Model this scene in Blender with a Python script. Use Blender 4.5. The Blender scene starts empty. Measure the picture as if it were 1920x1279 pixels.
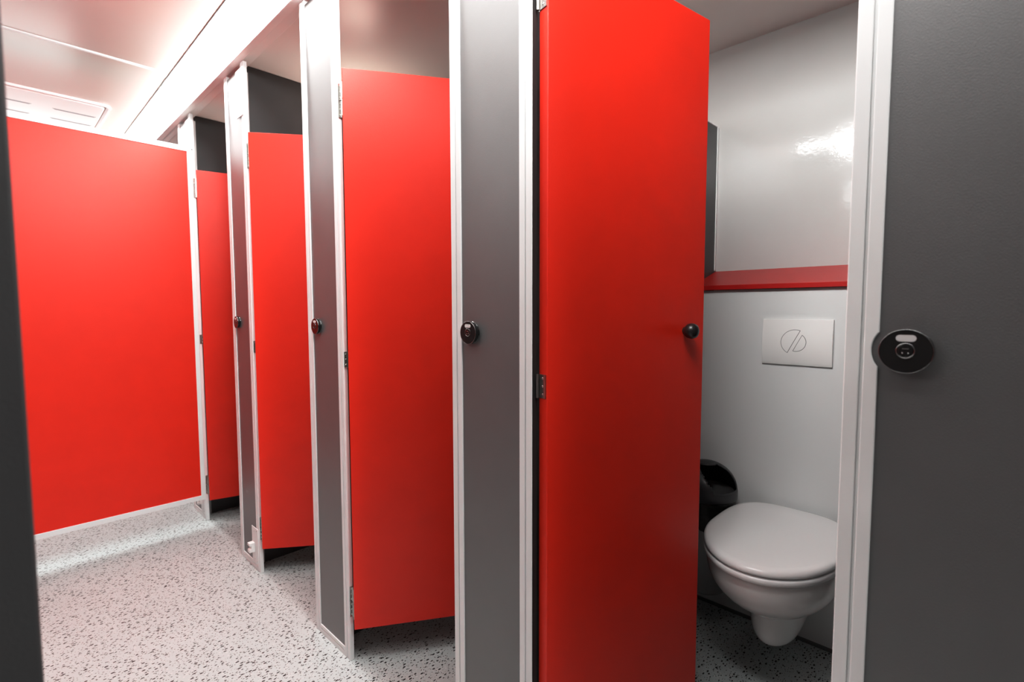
import bpy, bmesh, math
from mathutils import Vector, Matrix

SC = bpy.context.scene
COL = SC.collection
PI = math.pi

# ------------------------------------------------------------------ materials
def new_mat(name):
    m = bpy.data.materials.new(name); m.use_nodes = True
    nt = m.node_tree; nt.nodes.clear()
    out = nt.nodes.new('ShaderNodeOutputMaterial')
    b = nt.nodes.new('ShaderNodeBsdfPrincipled')
    nt.links.new(b.outputs['BSDF'], out.inputs['Surface'])
    return m, nt, b

def mat(name, col, rough=.4, metal=0, bump=0, bscale=300, var=0, vscale=8, spec=.5, coat=0, crough=.1, bdist=.002):
    m, nt, b = new_mat(name)
    b.inputs['Base Color'].default_value = (*col, 1)
    b.inputs['Roughness'].default_value = rough
    b.inputs['Metallic'].default_value = metal
    b.inputs['Specular IOR Level'].default_value = spec
    if coat:
        b.inputs['Coat Weight'].default_value = coat
        b.inputs['Coat Roughness'].default_value = crough
    tc = nt.nodes.new('ShaderNodeTexCoord')
    n = nt.nodes.new('ShaderNodeTexNoise'); n.inputs['Scale'].default_value = vscale
    nt.links.new(tc.outputs['Object'], n.inputs['Vector'])
    if var:
        r = nt.nodes.new('ShaderNodeValToRGB')
        r.color_ramp.elements[0].position = .3; r.color_ramp.elements[1].position = .7
        r.color_ramp.elements[0].color = (*[c * (1 - var) for c in col], 1)
        r.color_ramp.elements[1].color = (*[min(1, c * (1 + var)) for c in col], 1)
        nt.links.new(n.outputs['Fac'], r.inputs['Fac'])
        nt.links.new(r.outputs['Color'], b.inputs['Base Color'])
    if bump:
        n2 = nt.nodes.new('ShaderNodeTexNoise'); n2.inputs['Scale'].default_value = bscale
        n2.inputs['Detail'].default_value = 2
        nt.links.new(tc.outputs['Object'], n2.inputs['Vector'])
        bp = nt.nodes.new('ShaderNodeBump'); bp.inputs['Strength'].default_value = bump
        bp.inputs['Distance'].default_value = bdist
        nt.links.new(n2.outputs['Fac'], bp.inputs['Height'])
        nt.links.new(bp.outputs['Normal'], b.inputs['Normal'])
    return m

M = {}
M['grey'] = mat('grey_laminate', (.095, .096, .098), .55, var=.05, bump=.12, bscale=450, spec=1.0, coat=1, crough=.5)
M['dgrey'] = mat('charcoal_laminate', (.06, .06, .062), .42, var=.05, bump=.12, bscale=450)
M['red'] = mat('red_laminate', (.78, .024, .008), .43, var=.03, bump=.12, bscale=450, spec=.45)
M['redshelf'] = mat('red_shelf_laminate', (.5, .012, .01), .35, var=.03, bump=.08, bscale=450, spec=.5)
M['alu'] = mat('white_powder_coated_aluminium', (.82, .835, .835), .38, bump=.02, var=.02)
M['steel'] = mat('hinge_steel', (.42, .41, .39), .3, metal=1, var=.1, vscale=60)
M['screw'] = mat('screw_steel', (.75, .74, .72), .22, metal=1)
M['black'] = mat('black_gloss_plastic', (.012, .012, .012), .12, spec=.6)
M['knob'] = mat('black_satin_plastic', (.012, .012, .012), .33)
M['chrome'] = mat('chrome', (.8, .8, .8), .12, metal=1)
M['dark_metal'] = mat('dark_rim_metal', (.22, .22, .22), .25, metal=1)
M['pill'] = mat('white_indicator', (.7, .7, .7), .3)
M['gap_shade'] = mat('dark_gap_shade', (.01, .008, .008), .8)
M['white_pl'] = mat('white_plastic', (.85, .85, .84), .35)
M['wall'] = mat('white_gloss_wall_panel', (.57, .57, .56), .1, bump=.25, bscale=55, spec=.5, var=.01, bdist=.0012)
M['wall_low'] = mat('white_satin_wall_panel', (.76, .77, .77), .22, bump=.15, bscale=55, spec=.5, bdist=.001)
M['ceil'] = mat('cream_ceiling_panel', (.56, .47, .43), .3, bump=.06, bscale=40, spec=.5, bdist=.001)
M['ceil_cub'] = mat('cubicle_ceiling_panel', (.86, .81, .78), .3, bump=.05, bscale=40, bdist=.001)
M['whitewall'] = mat('grey_wall', (.12, .11, .11), .45, bump=.05, bscale=80)
M['porc'] = mat('white_porcelain', (.88, .88, .87), .1, spec=.5, coat=.3, crough=.04)
M['seat'] = mat('white_toilet_seat_plastic', (.9, .9, .9), .18, spec=.5)
M['plate'] = mat('white_flush_plastic', (.86, .85, .84), .12, spec=.55)
M['line'] = mat('shadow_gap_grey', (.12, .12, .12), .6)
M['bin'] = mat('grey_bin_plastic', (.17, .17, .17), .42)
M['binlid'] = mat('black_bin_lid', (.022, .022, .024), .38)
M['bag'] = mat('black_bin_bag', (.012, .011, .01), .28, bump=.8, bscale=35, bdist=.01)
M['skirt'] = mat('dark_floor_cove', (.14, .14, .14), .5)

def emis(name, col, s):
    m = bpy.data.materials.new(name); m.use_nodes = True
    nt = m.node_tree; nt.nodes.clear()
    out = nt.nodes.new('ShaderNodeOutputMaterial'); e = nt.nodes.new('ShaderNodeEmission')
    e.inputs['Color'].default_value = (*col, 1); e.inputs['Strength'].default_value = s
    nt.links.new(e.outputs[0], out.inputs['Surface'])
    return m
M['led'] = emis('lit_diffuser', (1, .99, .975), 36.0)

def floor_mat():
    m, nt, b = new_mat('speckled_safety_vinyl')
    b.inputs['Roughness'].default_value = .38
    b.inputs['Specular IOR Level'].default_value = .4
    L = nt.links.new
    tc = nt.nodes.new('ShaderNodeTexCoord')
    base = nt.nodes.new('ShaderNodeTexNoise'); base.inputs['Scale'].default_value = 2.0
    L(tc.outputs['Object'], base.inputs['Vector'])
    ramp = nt.nodes.new('ShaderNodeValToRGB')
    ramp.color_ramp.elements[0].position = .35; ramp.color_ramp.elements[1].position = .65
    ramp.color_ramp.elements[0].color = (.515, .56, .56, 1); ramp.color_ramp.elements[1].color = (.545, .59, .59, 1)
    L(base.outputs['Fac'], ramp.inputs['Fac'])
    prev = ramp.outputs['Color']
    # (rotation, scale, aspect, max radius, keep fraction, colour)
    layers = [(.5, 62, 1.7, .22, .40, (.66, .66, .65)), (-.7, 70, 1.8, .20, .32, (.26, .26, .25)),
              (.35, 44, 1.9, .26, .52, (.012, .011, .011)), (.9, 58, 1.7, .24, .44, (.03, .028, .026)),
              (-.2, 90, 1.6, .22, .34, (.06, .057, .055))]
    for i, (rot, sc, asp, rad, keep, colr) in enumerate(layers):
        mp = nt.nodes.new('ShaderNodeMapping')
        mp.inputs['Rotation'].default_value = (0, 0, rot)
        mp.inputs['Location'].default_value = (i * 3.17, i * 1.31, 0)
        mp.inputs['Scale'].default_value = (1, asp, 0)
        L(tc.outputs['Object'], mp.inputs['Vector'])
        # warp for irregular chips
        v = nt.nodes.new('ShaderNodeTexVoronoi'); v.voronoi_dimensions = '2D'; v.distance = 'MANHATTAN' if i % 2 else 'EUCLIDEAN'
        v.inputs['Scale'].default_value = sc
        v.inputs['Randomness'].default_value = .95
        L(mp.outputs['Vector'], v.inputs['Vector'])
        sep = nt.nodes.new('ShaderNodeSeparateColor'); L(v.outputs['Color'], sep.inputs['Color'])
        # radius = rad * (.35 + .65 * rand) if rand2 < keep else 0
        ma = nt.nodes.new('ShaderNodeMath'); ma.operation = 'MULTIPLY_ADD'
        L(sep.outputs['Red'], ma.inputs[0]); ma.inputs[1].default_value = .75 * rad; ma.inputs[2].default_value = .3 * rad
        lt = nt.nodes.new('ShaderNodeMath'); lt.operation = 'LESS_THAN'
        L(sep.outputs['Green'], lt.inputs[0]); lt.inputs[1].default_value = keep
        mu = nt.nodes.new('ShaderNodeMath'); mu.operation = 'MULTIPLY'
        L(ma.outputs[0], mu.inputs[0]); L(lt.outputs[0], mu.inputs[1])
        l2 = nt.nodes.new('ShaderNodeMath'); l2.operation = 'LESS_THAN'
        L(v.outputs['Distance'], l2.inputs[0]); L(mu.outputs[0], l2.inputs[1])
        mx = nt.nodes.new('ShaderNodeMix'); mx.data_type = 'RGBA'
        L(l2.outputs[0], mx.inputs['Factor']); L(prev, mx.inputs['A']); mx.inputs['B'].default_value = (*colr, 1)
        prev = mx.outputs['Result']
    L(prev, b.inputs['Base Color'])
    nb = nt.nodes.new('ShaderNodeTexNoise'); nb.inputs['Scale'].default_value = 180
    L(tc.outputs['Object'], nb.inputs['Vector'])
    bp = nt.nodes.new('ShaderNodeBump'); bp.inputs['Strength'].default_value = .15; bp.inputs['Distance'].default_value = .001
    L(nb.outputs['Fac'], bp.inputs['Height']); L(bp.outputs['Normal'], b.inputs['Normal'])
    return m
M['floor'] = floor_mat()

# ------------------------------------------------------------------ mesh helpers
def BM(): return bmesh.new()

def add_box(bm, x0, x1, y0, y1, z0, z1):
    vs = [bm.verts.new(p) for p in ((x0,y0,z0),(x1,y0,z0),(x1,y1,z0),(x0,y1,z0),(x0,y0,z1),(x1,y0,z1),(x1,y1,z1),(x0,y1,z1))]
    for f in ((0,3,2,1),(4,5,6,7),(0,1,5,4),(1,2,6,5),(2,3,7,6),(3,0,4,7)): bm.faces.new([vs[i] for i in f])
    return vs

def add_prism(bm, pts, vec):
    """closed polygon (list of 3D points) extruded by vec"""
    vec = Vector(vec)
    a = [bm.verts.new(p) for p in pts]; b = [bm.verts.new(Vector(p) + vec) for p in pts]
    n = len(pts)
    bm.faces.new(a); bm.faces.new(list(reversed(b)))
    for i in range(n):
        j = (i + 1) % n
        bm.faces.new((a[j], a[i], b[i], b[j]))
    return a + b

def add_lathe(bm, prof, center, axis, seg=32):
    """prof: list of (radius, height) along axis; closed with caps when radius>0 at ends"""
    axis = Vector(axis).normalized(); c = Vector(center)
    t = Vector((0, 0, 1)) if abs(axis.z) < .9 else Vector((1, 0, 0))
    u = axis.cross(t).normalized(); v = axis.cross(u).normalized()
    rings = []
    for r, h in prof:
        if r < 1e-6: rings.append([bm.verts.new(c + axis * h)])
        else: rings.append([bm.verts.new(c + axis * h + (u * math.cos(2*PI*k/seg) + v * math.sin(2*PI*k/seg)) * r) for k in range(seg)])
    for a, b in zip(rings, rings[1:]):
        for k in range(seg):
            k2 = (k + 1) % seg
            if len(a) == 1 and len(b) == 1: continue
            if len(a) == 1: bm.faces.new((a[0], b[k], b[k2]))
            elif len(b) == 1: bm.faces.new((a[k], b[0], a[k2]))
            else: bm.faces.new((a[k], b[k], b[k2], a[k2]))
    for ring in (rings[0], rings[-1]):
        if len(ring) > 1: bm.faces.new(ring)

def loft(bm, rings, cap0=True, cap1=True):
    vs = [[bm.verts.new(p) for p in r] for r in rings]
    n = len(rings[0])
    for a, b in zip(vs, vs[1:]):
        for k in range(n):
            k2 = (k + 1) % n
            bm.faces.new((a[k], a[k2], b[k2], b[k]))
    if cap0: bm.faces.new(list(reversed(vs[0])))
    if cap1: bm.faces.new(vs[-1])
    return vs

def obj(name, bm, m, parent=None, bevel=0, smooth=False, subsurf=0, seg=2):
    bmesh.ops.recalc_face_normals(bm, faces=bm.faces)
    if parent is not None:
        off = WORLD[parent]
        bmesh.ops.translate(bm, verts=bm.verts, vec=-off)
    me = bpy.data.meshes.new(name); bm.to_mesh(me); bm.free()
    if isinstance(m, str): m = M[m]
    me.materials.append(m)
    if smooth:
        me.polygons.foreach_set('use_smooth', [True] * len(me.polygons))
    o = bpy.data.objects.new(name, me); COL.objects.link(o)
    if parent is not None:
        o.parent = parent
        WORLD[o] = WORLD[parent]
    else:
        WORLD[o] = Vector((0, 0, 0))
    if bevel:
        md = o.modifiers.new('bevel', 'BEVEL'); md.width = bevel; md.segments = seg; md.limit_method = 'ANGLE'; md.angle_limit = math.radians(40)
    if subsurf:
        md = o.modifiers.new('sub', 'SUBSURF'); md.levels = subsurf; md.render_levels = subsurf
    return o
WORLD = {}

def thing(name, loc, label, cat, group=None):
    o = bpy.data.objects.new(name, None); COL.objects.link(o)
    o.empty_display_size = .05
    o.location = loc; WORLD[o] = Vector(loc)
    tag(o, label, cat, group)
    return o
def tag(o, label, cat, group=None):
    o['label'] = label; o['category'] = cat; o['kind'] = 'thing'
    if group: o['group'] = group
def struct(name, bm, m, **k):
    o = obj(name, bm, m, **k); o['kind'] = 'structure'; return o
def copy_part(o, parent, off):
    c = o.copy(); COL.objects.link(c); c.parent = parent; c.location = Vector(o.location) + Vector(off); WORLD[c] = WORLD[parent]
    return c

# ------------------------------------------------------------------ room shell
Y0, Y1 = -1.3, 5.0
XL = -1.15
XF = .815          # face of cubicle fronts
XP = 2.03          # lower boxed-out wall
XW = 2.245         # upper wall
ZC, ZCC, ZB = 2.42, 2.35, 2.325

bm = BM(); add_box(bm, XL - .1, XW + .1, Y0 - .1, Y1 + .1, -.08, 0); struct('floor', bm, 'floor')
bm = BM(); add_box(bm, XL - .1, .684, Y0 - .1, Y1 + .1, ZC, ZC + .05); struct('ceiling', bm, 'ceil')
bm = BM(); add_box(bm, .845, XW + .1, Y0 - .1, Y1 + .1, ZCC, ZCC + .12); struct('ceiling.001', bm, 'ceil_cub')
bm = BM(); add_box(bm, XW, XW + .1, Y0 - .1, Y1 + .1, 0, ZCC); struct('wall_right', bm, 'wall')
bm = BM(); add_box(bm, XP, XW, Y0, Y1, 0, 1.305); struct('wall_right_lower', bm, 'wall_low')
bm = BM(); add_box(bm, XL - .1, XL, Y0 - .1, Y1 + .1, 0, ZC); struct('wall_left', bm, 'whitewall')
bm = BM(); add_box(bm, XL, XW, Y0 - .1, Y0, 0, ZC); struct('wall_near', bm, 'whitewall')
bm = BM(); add_box(bm, XL, XW, Y1, Y1 + .1, 0, ZC); struct('wall_far', bm, 'whitewall')
# upturned floor strip along the boxed-out wall
bm = BM(); add_prism(bm, [(XP - .004, Y0, 0), (XP, Y0, 0), (XP, Y0, .014), (XP - .004, Y0, .010)], (0, Y1 - Y0, 0)); struct('baseboard_right', bm, 'skirt')
# beam above the cubicle fronts: lower lip and recessed back part
bm = BM()
add_box(bm, .7865, .8175, Y0, Y1, ZB, ZC + .03)
add_box(bm, .8175, .862, Y0, Y1, ZB + .012, ZC + .03)
struct('trim_1', bm, M.setdefault('beam', mat('white_beam_sheet', (.92, .91, .89), .3, bump=.02)), bevel=.002)
# ceiling joint bead running across the corridor
bm = BM(); add_prism(bm, [(XL, 3.035, ZC), (XL, 3.062, ZC), (XL, 3.055, ZC - .006), (XL, 3.042, ZC - .006)], (.62 - XL, 0, 0)); struct('trim_2', bm, 'alu', bevel=.002)
# dark joint line between ceiling and light channel
bm = BM(); add_box(bm, .679, .6843, Y0, Y1, ZC - .003, ZC + .02); struct('trim_3', bm, 'line')

# ------------------------------------------------------------------ linear light channel
t = thing('linear_ceiling_light', (.73, 1.9, ZC), 'long white glowing light channel running along the top of the cubicle beam', 'light')
bm = BM(); pts = [(.6845, ZC), (.700, 2.398), (.742, 2.366), (.786, 2.345)]
pr = [(x, Y0, z) for x, z in pts] + [(.786, Y0, 2.352), (.748, Y0, 2.373), (.706, Y0, 2.405), (.690, Y0, ZC + .004)]
add_prism(bm, pr, (0, Y1 - Y0, 0)); obj('diffuser', bm, 'led', t)
bm = BM(); add_box(bm, .6865, .786, Y0, Y1, ZC + .006, ZC + .03); obj('housing', bm, 'alu', t)

# ------------------------------------------------------------------ ceiling air unit
t = thing('ceiling_air_unit', (.25, 4.08, ZC), 'white square slotted air unit set in the ceiling above the red divider', 'air conditioner')
def rrect(x0, x1, y0, y1, r, z, n=6):
    p = []
    for cx, cy, a in ((x1-r, y1-r, 0), (x0+r, y1-r, PI/2), (x0+r, y0+r, PI), (x1-r, y0+r, 1.5*PI)):
        for k in range(n + 1):
            b = a + PI/2*k/n; p.append((cx + r*math.cos(b), cy + r*math.sin(b), z))
    return p
ax0, ax1, ay0, ay1 = -.06, .545, 3.76, 4.38
bm = BM()
o_ = rrect(ax0, ax1, ay0, ay1, .05, ZC); o2 = rrect(ax0, ax1, ay0, ay1, .05, ZC - .012)
i_ = rrect(ax0+.012, ax1-.012, ay0+.012, ay1-.012, .04, ZC - .012); i2 = rrect(ax0+.02, ax1-.02, ay0+.02, ay1-.02, .035, ZC - .003)
loft(bm, [o_, o2, i_, i2], cap0=False, cap1=False); obj('frame', bm, 'alu', t, smooth=False)
bm = BM(); loft(bm, [rrect(ax0+.03, ax1-.03, ay0+.03, ay1-.03, .03, ZC), rrect(ax0+.03, ax1-.03, ay0+.03, ay1-.03, .03, ZC - .014)]); obj('cover_plate', bm, 'white_pl', t, bevel=.003)
for sx0, sx1, sy in ((.01, .215, 4.0), (.30, .50, 4.0), (.01, .215, 4.2), (.30, .50, 4.2)):
    bm = BM(); add_prism(bm, [(sx0, sy, ZC-.0145), (sx1, sy, ZC-.0145), (sx1-.012, sy+.022, ZC-.0145), (sx0+.014, sy+.022, ZC-.0145)], (0, 0, .002)); obj('slot', bm, M.setdefault('slot', mat('vent_slot_grey', (.3, .31, .32), .6)), t)

# ------------------------------------------------------------------ cubicle front panels
FW = .038      # frame width
def post_bm(yo, yi, z0, z1, lock=None, lr=.0375):
    """upright aluminium profile; yo = outer edge, yi = inner edge (towards the core), groove between"""
    bm = BM(); s = 1 if yi > yo else -1
    g0 = yo + s * .0175; g1 = yo + s * .0215
    y = sorted((yo, g0)); add_box(bm, XF, XF + .016, y[0], y[1], z0, z1)
    y = sorted((g0, g1)); add_box(bm, XF + .0025, XF + .016, y[0], y[1], z0, z1)
    if lock is None:
        y = sorted((g1, yi)); add_box(bm, XF, XF + .016, y[0], y[1], z0, z1)
    else:
        ly, lz = lock
        dy = (yi - ly) * s            # negative when the lock overlaps the profile
        h = math.sqrt(max(lr*lr - dy*dy, 0))
        pts = [(XF, g1, z0), (XF, yi, z0)]
        a0 = math.atan2(-h, yi - ly); 
        n = 14
        # arc on the profile side of the lock (from low to high)
        if s < 0:   # profile lies at larger y than yi
            A0 = math.atan2(-h, yi - ly); A1 = math.atan2(h, yi - ly)
            arc = [A0 + (A1 - A0) * k / n for k in range(n + 1)]
        else:
            A0 = math.atan2(-h, -(yi - ly)); A1 = -A0
            arc = [PI - (A0 + (A1 - A0) * k / n) for k in range(n + 1)]
        pts += [(XF, ly + lr*math.cos(a), lz + lr*math.sin(a)) for a in arc]
        pts += [(XF, yi, z1), (XF, g1, z1)]
        add_prism(bm, pts, (.016, 0, 0))
    return bm

def make_lock(parent, ly, lz):
    R = .028
    bm = BM(); add_lathe(bm, [(R, -.006), (R, .001), (R*.955, .0025), (R*.955, .0060), (R, .0075), (R, .0125), (R-.0012, .0138), (0, .0138)], (XF + .0032, ly, lz), (-1, 0, 0), 56)
    lk = obj('lock', bm, 'black', parent, smooth=False)
    lk.data.polygons.foreach_set('use_smooth', [len(p.vertices) == 4 and abs(p.normal.x) < .5 for p in lk.data.polygons])
    xf = XF + .0032 - .0138
    # chrome rim
    bm = BM(); add_lathe(bm, [(R-.0006, .0), (R+.0002, .0), (R+.0002, .0012), (R-.0006, .0014), (R-.0006, 0)], (xf + .0012, ly, lz), (-1, 0, 0), 56); obj('chrome_rim', bm, 'dark_metal', lk, smooth=True)
    # indicator pill
    bm = BM(); pw, ph = .0105, .0042; p = []
    for k in range(9): a = -PI/2 + PI*k/8; p.append((xf, ly + (pw-ph) + ph*math.cos(a), lz + .0168 + ph*math.sin(a)))
    for k in range(9): a = PI/2 + PI*k/8; p.append((xf, ly - (pw-ph) + ph*math.cos(a), lz + .0168 + ph*math.sin(a)))
    add_prism(bm, p, (-.0006, 0, 0)); obj('indicator_window', bm, 'pill', lk)
    # central ring and emergency release
    bm = BM(); r0 = .0088; cz = lz + .0008
    add_lathe(bm, [(r0, 0), (r0+.0011, 0), (r0+.0011, .0012), (r0, .0012), (r0, 0)], (xf, ly, cz), (-1, 0, 0), 40); obj('release_ring', bm, 'dark_metal', lk, smooth=True)
    bm = BM(); add_lathe(bm, [(r0, 0), (r0-.0008, .0008), (.004, .0003), (0, .0003)], (xf, ly, cz), (-1, 0, 0), 32); obj('release_disc', bm, 'black', lk, smooth=True)
    bm = BM()
    add_box(bm, xf - .0009, xf - .0001, ly - .0034, ly + .0034, cz + .0022, cz + .0032)
    for q in (-.003, .003): add_lathe(bm, [(.0009, 0), (.0009, .0009), (0, .0012)], (xf, ly + q, cz - .0028), (-1, 0, 0), 10)
    obj('release_mark', bm, 'screw', lk)
    return lk

def front_panel(yl, yr, lock, label, bracket=False, gap_strip=False):
    """yl = far (left in the photo) edge, yr = near edge"""
    t = thing('front_panel', (XF + .008, (yl + yr)/2, 0), label, 'panel', 'grey front panels between the cubicle doors')
    core = BM(); add_box(core, XF + .0032, XF + .0138, yr + .03, yl - .03, .02, 2.306); obj('panel_core', core, 'grey', t)
    ly, lz = lock
    obj('frame_post', post_bm(yl, yl - FW, 0, ZB - .002, lock), 'alu', t, bevel=.0012)
    obj('frame_post', post_bm(yr, yr + FW, 0, ZB - .002), 'alu', t, bevel=.0012)
    bm = BM()
    add_box(bm, XF, XF + .016, yr + FW, yl - FW, 0, .017); add_box(bm, XF + .0025, XF + .016, yr + FW, yl - FW, .017, .021)
    add_box(bm, XF, XF + .016, yr + FW, yl - FW, .021, .034); obj('bottom_rail', bm, 'alu', t, bevel=.0012)
    make_lock(t, ly, lz)
    if gap_strip:
        bm = BM(); add_box(bm, XF + .0015, XF + .0158, yr - .0012, yr + .0005, .0, 2.3); obj('gap_shade_strip', bm, 'gap_shade', t)  # black strip standing in for the shaded gap between post and door
    if bracket:
        for z0, z1, zb in ((.0345, .205, .085), (2.095, 2.30, None)):
            bm = BM(); add_box(bm, XF - .0025, XF + .0005, yr + .014, yr + .092, z0, z1)
            pl = obj('bracket_plate', bm, 'alu', t, bevel=.001)
            for q in ((yr + .03, z0 + .012), (yr + .06, z0 + .02), (yr + .03, z1 - .012), (yr + .06, z1 - .02)):
                bm = BM(); add_lathe(bm, [(.003, 0), (.0025, .001), (0, .0012)], (XF - .0025, q[0], q[1]), (-1, 0, 0), 12); obj('screw', bm, 'screw', pl)
            if zb:
                bm = BM(); yb = yr + .058
                # U-shaped white clamp block
                add_prism(bm, [(XF - .0025, yb, zb), (XF - .026, yb, zb), (XF - .026, yb, zb + .014), (XF - .017, yb, zb + .016), (XF - .017, yb, zb + .031), (XF - .026, yb, zb + .033), (XF - .026, yb, zb + .045), (XF - .0025, yb, zb + .045)], (0, .028, 0))
                obj('clamp_block', bm, 'white_pl', pl, bevel=.001)
    return t

AL, AR = 1.8404, 1.5763; BL, BR = 2.6807, 2.421; CL, CR = 3.5309, 3.2695; DL, DR = .9985, .7248; EL, ER = .147, -.125
LZ = 1.178
front_panel(EL, ER, (.0795, LZ), 'large plain grey panel at the right edge, its black lock seen face on', )
front_panel(DL, DR, (.925, LZ - .003), 'grey panel in the middle, left of the nearest wide open red door', gap_strip=True)
front_panel(AL, AR, (1.762, LZ - .006), 'grey panel standing second nearest, between two half open red doors, without bracket plates')
front_panel(BL, BR, (2.602, LZ - .006), 'narrow grey panel with a bare white clamp block near the floor', bracket=True)
front_panel(CL, CR, (3.452, LZ - .006), 'farthest grey panel, the one the red divider is clamped to', bracket=True)

# ------------------------------------------------------------------ red doors
DW, DT = .567, .028
proto_screw = None
def red_door(yr, ang, label, knob=True, post_leaf=True, dz=(.125, 2.01)):
    global proto_screw
    pin = Vector((XF + .0165, yr - .0045, 0)); a = math.radians(ang)
    d = Vector((math.sin(a), -math.cos(a), 0)); n = Vector((-math.cos(a), -math.sin(a), 0))
    t = thing('door', pin, label, 'door', 'red cubicle doors')
    P = lambda s, q, z: pin + d*s + n*q + Vector((0, 0, z))
    bm = BM(); add_prism(bm, [P(.002, 0, dz[0]), P(DW, 0, dz[0]), P(DW, DT, dz[0]), P(.002, DT, dz[0])], (0, 0, dz[1]-dz[0])); obj('door_leaf', bm, 'red', t, bevel=.0018, seg=2)
    if knob:
        bm = BM(); add_lathe(bm, [(.011, -.001), (.0100, .002), (.0100, .004), (.0150, .0075), (.0190, .013), (.0207, .020), (.0207, .025), (.0180, .033), (.011, .0385), (.004, .0402), (0, .0404)], P(.482, DT, 1.173), n, 40)
        obj('door_knob', bm, 'knob', t, smooth=True)
    for z in (1.8605, 1.9155, 1.037, .160, .215):
        bm = BM(); h = .0525
        add_lathe(bm, [(.0036, 0), (.0036, h)], pin + Vector((-.0040, -.0005, z)), (0, 0, 1), 16)
        if post_leaf: add_box(bm, XF + .003, XF + .0155, yr - .0030, yr - .0008, z, z + h)
        q0, q1 = .003, .0245
        add_prism(bm, [P(.0019, q0, z), P(.0019, q1, z), P(-.0003, q1, z), P(-.0003, q0, z)], (0, 0, h))   # leaf on the door edge
        hg = obj('hinge', bm, 'steel', t)
        for k in range(3):
            zz = z + h*(.16 + .34*k)
            for c, ax in ((Vector((XF + .0088, yr - .003, zz)), Vector((0, -1, 0))), (P(-.0003, .0145, zz), -d)):
                if ax.y == -1 and not post_leaf: continue
                bm = BM(); add_lathe(bm, [(.0030, 0), (.0024, .0009), (0, .0011)], c, ax, 10); obj('screw', bm, 'screw', hg)
    return t
red_door(DR, 79.2, 'nearest red door, wide open beside the toilet, with a black round knob', post_leaf=False)
red_door(AR, 57, 'second red door from the right, ajar left of the middle grey panel')
red_door(BR, 53, 'third red door from the right, between the clamp block panel and the next grey panel')
red_door(CR, 75, 'farthest red door, a narrow strip right beside the red divider')

# ------------------------------------------------------------------ red divider across the corridor
t = thing('red_divider', (.0, 3.2, .155), 'broad red divider panel in a white metal frame standing across the corridor', 'divider')
dx0, dx1, dy0, dy1, dz0, dz1 = -1.1, .797, 3.197, 3.222, .152, 2.118
bm = BM(); add_box(bm, dx0 + .015, dx1 - .015, dy0 + .004, dy1 - .004, dz0 + .015, dz1 - .015); obj('divider_panel', bm, 'red', t)
for z0, z1, nm in ((dz0, dz0 + .027, 'bottom_rail'), (dz1 - .027, dz1, 'top_rail')):
    bm = BM(); add_box(bm, dx0, dx1, dy0, dy1, z0, z1); obj(nm, bm, 'alu', t, bevel=.0015)
for x0, x1 in ((dx0, dx0 + .022), (dx1 - .021, dx1)):
    bm = BM(); add_box(bm, x0, x1, dy0, dy1, dz0 + .027, dz1 - .027); obj('side_post', bm, 'alu', t, bevel=.0015)
bm = BM(); add_prism(bm, [(.772, dy0 - .002, 2.093), (.810, dy0 - .002, 2.093), (.810, dy0 - .002, 2.117), (.772, dy0 - .002, 2.117)], (0, .0015, 0)); br = obj('corner_bracket', bm, 'alu', t)
bm = BM(); add_lathe(bm, [(.004, 0), (.003, .0012), (0, .0014)], (.800, dy0 - .002, 2.105), (0, -1, 0), 12); obj('screw', bm, 'line', br)

# ------------------------------------------------------------------ partitions between cubicles
def partition(y0, y1, ztop, label):
    t = thing('cubicle_partition', ((XF + XW)/2, (y0 + y1)/2, 0), label, 'partition', 'dark partitions between the cubicles')
    bm = BM(); add_prism(bm, [(XF + .05, y0, 0), (XP - .0045, y0, 0), (XP - .0045, y0, 1.3055), (XW - .008, y0, 1.3055), (XW - .008, y0, ztop), (XF + .05, y0, ztop)], (0, y1 - y0, 0))
    obj('partition_panel', bm, 'dgrey', t)
    bm = BM(); add_box(bm, XW - .012, XW - .001, y0 - .004, y1 + .004, 1.40, ztop); obj('wall_profile', bm, 'alu', t)
    bm = BM(); add_box(bm, XF + .017, XF + .052, y0 - .004, y1 + .004, 0, min(ztop, ZCC) - .03); obj('front_profile', bm, 'alu', t, bevel=.001)
    if ztop < 2.2:
        bm = BM(); add_box(bm, XF + .052, XW - .012, y0 - .001, y1 + .001, ztop, ztop + .004); obj('top_trim', bm, 'alu', t)
    return t
partition(.000, .024, 2.02, 'low charcoal partition hidden behind the right hand post beside the toilet')
partition(.905, .929, 2.02, 'low charcoal partition, a dark sliver between the nearest red door and white wall')
partition(1.70, 1.724, 2.02, 'low charcoal partition hidden behind the second red door')
partition(2.518, 2.542, ZCC - .002, 'tall charcoal partition reaching the ceiling above the third red door')
partition(3.372, 3.396, ZCC - .002, 'tall charcoal partition reaching the ceiling above the farthest red door')

# ------------------------------------------------------------------ sloped red shelf on the boxed-out wall
bm = BM()
add_prism(bm, [(XP - .018, .026, 1.307), (XP - .018, .026, 1.325), (XW - .0005, .026, 1.397), (XW - .0005, .026, 1.380), (XP, .026, 1.312), (XP, .026, 1.307)], (0, .904 - .026, 0))
o = obj('red_shelf', bm, 'redshelf', bevel=.001); tag(o, 'sloping dark red ledge on the wall above the toilet flush plate', 'shelf')

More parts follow.
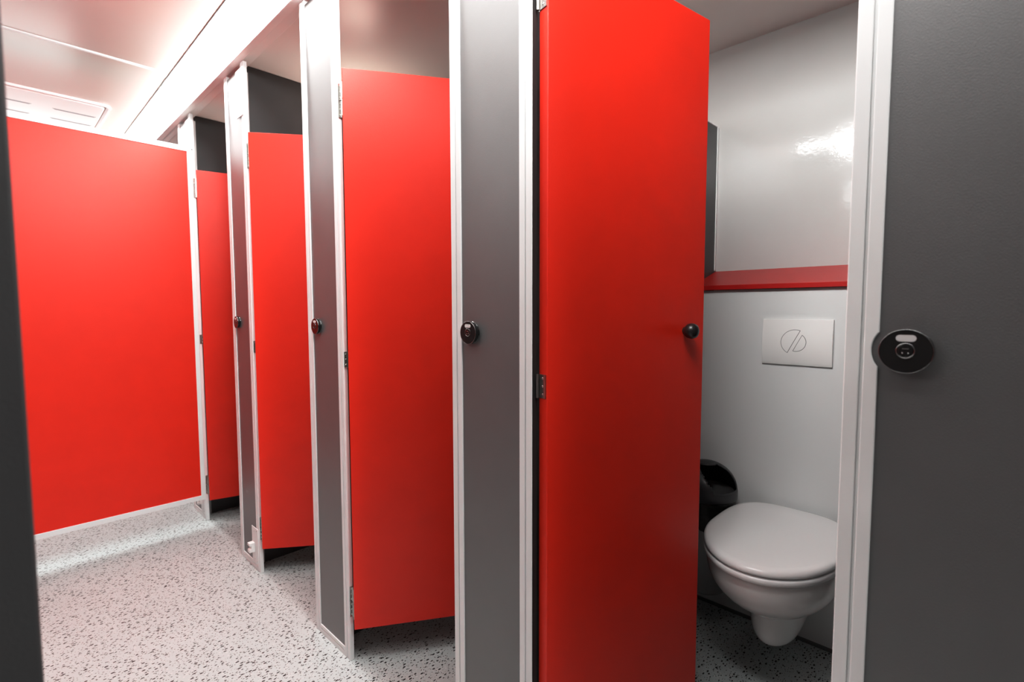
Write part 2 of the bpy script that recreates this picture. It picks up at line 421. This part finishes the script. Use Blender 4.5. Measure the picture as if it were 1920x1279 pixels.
# ------------------------------------------------------------------ flush plate
t = thing('flush_plate', (XP, .513, 1.109), 'white flush plate with two half round buttons on the wall above the toilet', 'flush plate')
fy0, fy1, fz0, fz1 = .399, .628, 1.026, 1.193
def fx(z):   # bulging front profile
    u = (z - fz0)/(fz1 - fz0)
    return XP - .008 - .010*math.sin(PI*min(1, max(0, u))**.8)
bm = BM(); prof = [(XP - .0005, fy0, fz0)]
N = 18
for k in range(N + 1):
    z = fz0 + (fz1 - fz0)*k/N; prof.append((fx(z), fy0, z))
prof.append((XP - .0005, fy0, fz1))
add_prism(bm, prof, (0, fy1 - fy0, 0)); o = obj('plate_body', bm, 'plate', t, bevel=.001)
def half_disc(cy, cz, r, a0, a1, shrink=0, off=0):
    """arc from a0 to a1 with chord, on the bulging front"""
    pts = []; n = 28
    for k in range(n + 1):
        a = a0 + (a1 - a0)*k/n
        pts.append((cy + (r - shrink)*math.cos(a), cz + (r - shrink)*math.sin(a)))
    return pts
def surf_patch(bm, poly, lift, depth):
    # polygon in (y,z) laid on the curved plate, as a fan around its centroid, extruded back
    cy = sum(p[0] for p in poly)/len(poly); cz = sum(p[1] for p in poly)/len(poly); n = len(poly)
    c = bm.verts.new((fx(cz) - lift, cy, cz)); K = 6
    rings = [[bm.verts.new((fx(cz + (z-cz)*q/K) - lift, cy + (y-cy)*q/K, cz + (z-cz)*q/K)) for y, z in poly] for q in range(1, K + 1)]
    b = [bm.verts.new((fx(z) - lift + depth, y, z)) for y, z in poly]
    for i in range(n):
        j = (i + 1) % n
        bm.faces.new((c, rings[0][i], rings[0][j]))
        for r0, r1 in zip(rings, rings[1:] + [b]): bm.faces.new((r0[i], r1[i], r1[j], r0[j]))
    bm.faces.new(b)
tilt = math.radians(64)     # slanted split line
def dshape(cy, cz, r, side, gap):
    # image left is +y. side=+1: the large left button
    pts = []; n = 30
    dirv = (-math.cos(tilt), math.sin(tilt))           # along the split, upwards to image right (-y)
    nrm = (math.sin(tilt)*side, math.cos(tilt)*side)   # away from split
    h = math.sqrt(r*r - gap*gap)
    a0 = math.atan2(-h, gap); a1 = math.atan2(h, gap)
    for k in range(n + 1):
        a = a0 + (a1 - a0)*k/n
        p = r*math.cos(a); q = r*math.sin(a)
        pts.append((cy + nrm[0]*p + dirv[0]*q, cz + nrm[1]*p + dirv[1]*q))
    e0, e1 = pts[-1], pts[0]
    pts += [(e0[0] + (e1[0]-e0[0])*k/20, e0[1] + (e1[1]-e0[1])*k/20) for k in range(1, 20)]
    return pts
for cy, cz, r, side, gap, nm in ((.517, 1.110, .046, 1, .003, 'large_flush_button'), (.513, 1.110, .0335, -1, .005, 'small_flush_button')):
    bm = BM(); surf_patch(bm, dshape(cy, cz, r, side, gap), .0003, .002); g = obj(nm, bm, 'line', t)
    bm = BM(); surf_patch(bm, dshape(cy, cz, r - .0016, side, gap + .0016), .0007, .002); obj('button_face', bm, 'plate', g)

# ------------------------------------------------------------------ toilet
TY = .488
def egg(x0, x1, hw, z, n=48, wid=.46, backw=.62, sq=1.0):
    """plan outline: rounded front at x0, flat-ish back at x1, widest part at fraction wid from the front"""
    xm = x0 + (x1 - x0)*wid; pts = []
    for k in range(n):
        a = 2*PI*k/n
        c, s = math.cos(a), math.sin(a)
        if c < 0:   # front half-ellipse
            x = xm + (xm - x0)*c; y = hw*s
        else:       # back: taper to a blunt end (superellipse)
            e = 2/3.2
            x = xm + (x1 - xm)*(abs(c)**e)
            tt = (x - xm)/(x1 - xm)
            y = hw*(1 if s >= 0 else -1)*(abs(s)**e)
        pts.append((x, TY + y, z))
    return pts
def lidshape(x0, x1, hw, z, n=64):
    pts = []; xm = x0 + (x1-x0)*.50
    for k in range(n):
        a = 2*PI*k/n; c, s = math.cos(a), math.sin(a)
        if c < 0: x = xm + (xm-x0)*c; y = hw*s
        else:
            e = 2/3.4
            x = xm + (x1-xm)*abs(c)**e; y = hw*(1 if s >= 0 else -1)*abs(s)**e
        pts.append((x, TY + y, z))
    return pts
t = thing('toilet', (XP, TY, 0), 'white wall hung toilet with its lid closed', 'toilet')
bm = BM()
R_ = [egg(1.490, XP-.002, .176, .4485), egg(1.475, XP-.002, .187, .4480), egg(1.470, XP-.002, .190, .444), egg(1.474, XP-.002, .189, .41), egg(1.490, XP-.002, .182, .372), egg(1.520, XP-.002, .168, .338), egg(1.562, XP-.002, .145, .305),
      egg(1.605, XP-.002, .118, .281), egg(1.638, XP-.002, .094, .267), egg(1.652, XP-.002, .083, .256), egg(1.657, XP-.004, .080, .238), egg(1.661, XP-.012, .078, .208), egg(1.669, XP-.035, .074, .180), egg(1.685, XP-.07, .066, .152), egg(1.709, XP-.11, .052, .132), egg(1.747, XP-.16, .030, .122)]
loft(bm, R_); bowl = obj('bowl', bm, 'porc', t, smooth=True)
md = bowl.modifiers.new('sub', 'SUBSURF'); md.levels = 1; md.render_levels = 2
bm = BM()
x1b = XP - .022
loft(bm, [lidshape(1.485, x1b-.01, .170, .4535), lidshape(1.460, x1b+.001, .192, .4538), lidshape(1.455, x1b+.003, .196, .4565), lidshape(1.454, x1b+.004, .197, .469), lidshape(1.457, x1b+.002, .195, .4725), lidshape(1.462, x1b, .190, .4732), lidshape(1.49, x1b-.02, .165, .4732)]); obj('seat_ring', bm, 'seat', t, smooth=True, bevel=0)
bm = BM()
loft(bm, [lidshape(1.49, x1b-.02, .165, 0.4777), lidshape(1.462, x1b-.002, .190, 0.4779), lidshape(1.4555, x1b+.002, .196, 0.4805), lidshape(1.4535, x1b+.004, .198, 0.4865), lidshape(1.4555, x1b+.003, .196, 0.4950), lidshape(1.463, x1b-.002, .189, 0.5000), lidshape(1.480, x1b-.012, .174, 0.5020), lidshape(1.55, x1b-.08, .11, 0.5045), lidshape(1.66, x1b-.2, .03, 0.5055)]); obj('lid', bm, 'seat', t, smooth=True)
for s in (-1, 1):
    bm = BM(); add_lathe(bm, [(.012, -.03), (.014, -.028), (.014, .028), (.012, .03)], (XP - .030, TY + s*.075, .480), (0, 1, 0), 20); obj('lid_hinge', bm, 'seat', t, smooth=True)

# ------------------------------------------------------------------ waste bin hung on the wall left of the toilet
bx, by = 1.912, .787
t = thing('waste_bin', (bx, by, .14), 'black and grey wall bin with open domed lid and black bag, left of the toilet', 'bin')
def ring(r, z, n=40, wob=0, ph=0):
    return [(bx + (r + wob*math.sin(7*2*PI*k/n + ph))*math.cos(2*PI*k/n), by + (r + wob*math.sin(5*2*PI*k/n + ph))*math.sin(2*PI*k/n), z) for k in range(n)]
bm = BM(); loft(bm, [ring(.074, .142), ring(.080, .140), ring(.083, .148), ring(.103, .50), ring(.103, .53)], cap1=False); obj('bin_body', bm, 'bin', t, smooth=True)
bm = BM(); loft(bm, [ring(.098, .385, wob=.006), ring(.102, .405, wob=.004, ph=1), ring(.106, .445, wob=.004, ph=2.2), ring(.109, .485, wob=.003, ph=3), ring(.1115, .510, wob=.002, ph=4), ring(.1105, .524)], cap0=False, cap1=False); obj('bin_bag', bm, 'bag', t, smooth=True)
bm = BM(); rr = .112
zd = .540
lev = [(rr, .505), (rr + .003, .509), (rr + .003, .536)]
for k in range(1, 25):
    a = (PI/2)*k/24.6; lev.append(((rr + .001)*math.cos(a), zd + .100*math.sin(a)))
vs = [[bm.verts.new(p) for p in ring(r, z, 96)] for r, z in lev]
for a, b in zip(vs, vs[1:]):
    for k in range(96): bm.faces.new((a[k], a[(k+1) % 96], b[(k+1) % 96], b[k]))
bm.faces.new(vs[-1])
# crescent opening in the dome, beside the fixed front flap
kill = []
vd, rd = Vector((-.945, -.33)), Vector((.33, -.945))
for f in bm.faces:
    c = f.calc_center_median(); q = Vector((c.x - bx, c.y - by)); dz = c.z - zd
    if .008 < dz < .094 and q.dot(rd)/rr > .36 - .72*(dz/.1)**1.3 and q.dot(vd) > .012: kill.append(f)
bmesh.ops.delete(bm, geom=kill, context='FACES')
o = obj('bin_lid', bm, 'binlid', t, smooth=True)
md = o.modifiers.new('solid', 'SOLIDIFY'); md.thickness = .004; md.offset = -1
bm = BM(); add_box(bm, XP - .030, XP - .0005, by - .04, by + .04, .30, .36); obj('wall_holder', bm, 'bin', t, bevel=.003)

# ------------------------------------------------------------------ dark panel right beside the camera
bm = BM(); add_box(bm, -.75, .0127, .45, .476, .0, 2.30)
o = obj('grey_panel', bm, 'dgrey', bevel=.002); tag(o, 'blurred dark grey panel edge close up at the far left', 'panel')

# ------------------------------------------------------------------ lights
def area(name, loc, rot, sx, sy, e, col=(1, 1, 1), spread=180):
    l = bpy.data.lights.new(name, 'AREA'); l.shape = 'RECTANGLE'; l.size = sx; l.size_y = sy; l.energy = e; l.color = col; l.spread = math.radians(spread)
    o = bpy.data.objects.new(name, l); COL.objects.link(o); o.location = loc; o.rotation_euler = rot
    return o
area('corridor_lamp_and_fill', (.36, .42, 2.365), (0, -math.radians(72), 0), .08, .95, 12, (1, .995, .98), 104)
area('corridor_lamp_and_fill', (.22, .65, 2.375), (0, math.radians(10), 0), .10, 2.5, 8, (1, .99, .975))
area('corridor_lamp_and_fill', (.38, 1.12, 2.36), (math.radians(72), 0, 0), .30, .09, 8, (1, .99, .975), 150)
area('corridor_lamp_and_fill', (-.8, 1.7, 2.25), (0, -math.radians(50), 0), .2, 1.7, 9, (1, .99, .975))  # added fill from the left for the panel fronts, no fixture there
for cx_, cy_, sz_, e_ in ((1.55, 1.27, .4, .3), (1.30, 2.31, .2, 1.6), (1.22, 3.25, .12, .9)):
    area('cubicle_ceiling_fill', (cx_, cy_, 1.98), (PI, 0, 0), sz_, sz_, e_, (1, .78, .68))  # added out of sight behind the doors to lift the cubicle ceilings
area('far_lamp', (.0, 4.3, 2.395), (0, 0, 0), .3, .9, 25, (1, .985, .97))
area('far_ceiling_fill', (.2, 4.5, 1.8), (PI, 0, 0), .5, .5, 6, (1, .985, .97))  # added unseen behind the divider to whiten the far ceiling
# added light without a fixture, shaped to leave a streak on the glossy wall
area('wall_streak_light', (1.0, .68, 2.215), (0, -math.radians(70), math.radians(4)), .045, .5, 1.2, (1, .99, .97), 150)

w = bpy.data.worlds.new('world'); SC.world = w; w.use_nodes = True
w.node_tree.nodes['Background'].inputs[0].default_value = (1, .98, .96, 1)
w.node_tree.nodes['Background'].inputs[1].default_value = .1

# ------------------------------------------------------------------ camera
f, p, r, y, h = 937.7937, .06417926, -.00206527, .80412436, 1.23321528
fw = Vector((math.sin(y)*math.cos(p), math.cos(y)*math.cos(p), -math.sin(p)))
rt = Vector((math.cos(y), -math.sin(y), 0)); up = rt.cross(fw)
c, s = math.cos(r), math.sin(r)
rt2 = rt*c + up*s; up2 = up*c - rt*s
cam = bpy.data.cameras.new('camera'); co = bpy.data.objects.new('camera', cam); COL.objects.link(co)
mw = Matrix((rt2, up2, -fw)).transposed().to_4x4(); mw.translation = (0, 0, h)
co.matrix_world = mw
cam.sensor_fit = 'HORIZONTAL'; cam.sensor_width = 36; cam.lens = f*36/1920
cam.clip_start = .02
cam.dof.use_dof = True; cam.dof.focus_distance = 1.4; cam.dof.aperture_fstop = 5.0
SC.camera = co

SC.view_settings.view_transform = 'Standard'
SC.view_settings.look = 'None'
SC.view_settings.exposure = .1
SC.view_settings.use_curve_mapping = True
cm = SC.view_settings.curve_mapping
cv = cm.curves[3]
for px_, py_ in ((.10, .08), (.30, .28), (.62, .66)): cv.points.new(px_, py_)
cm.update()
SC.cycles.max_bounces = 10
SC.cycles.diffuse_bounces = 6
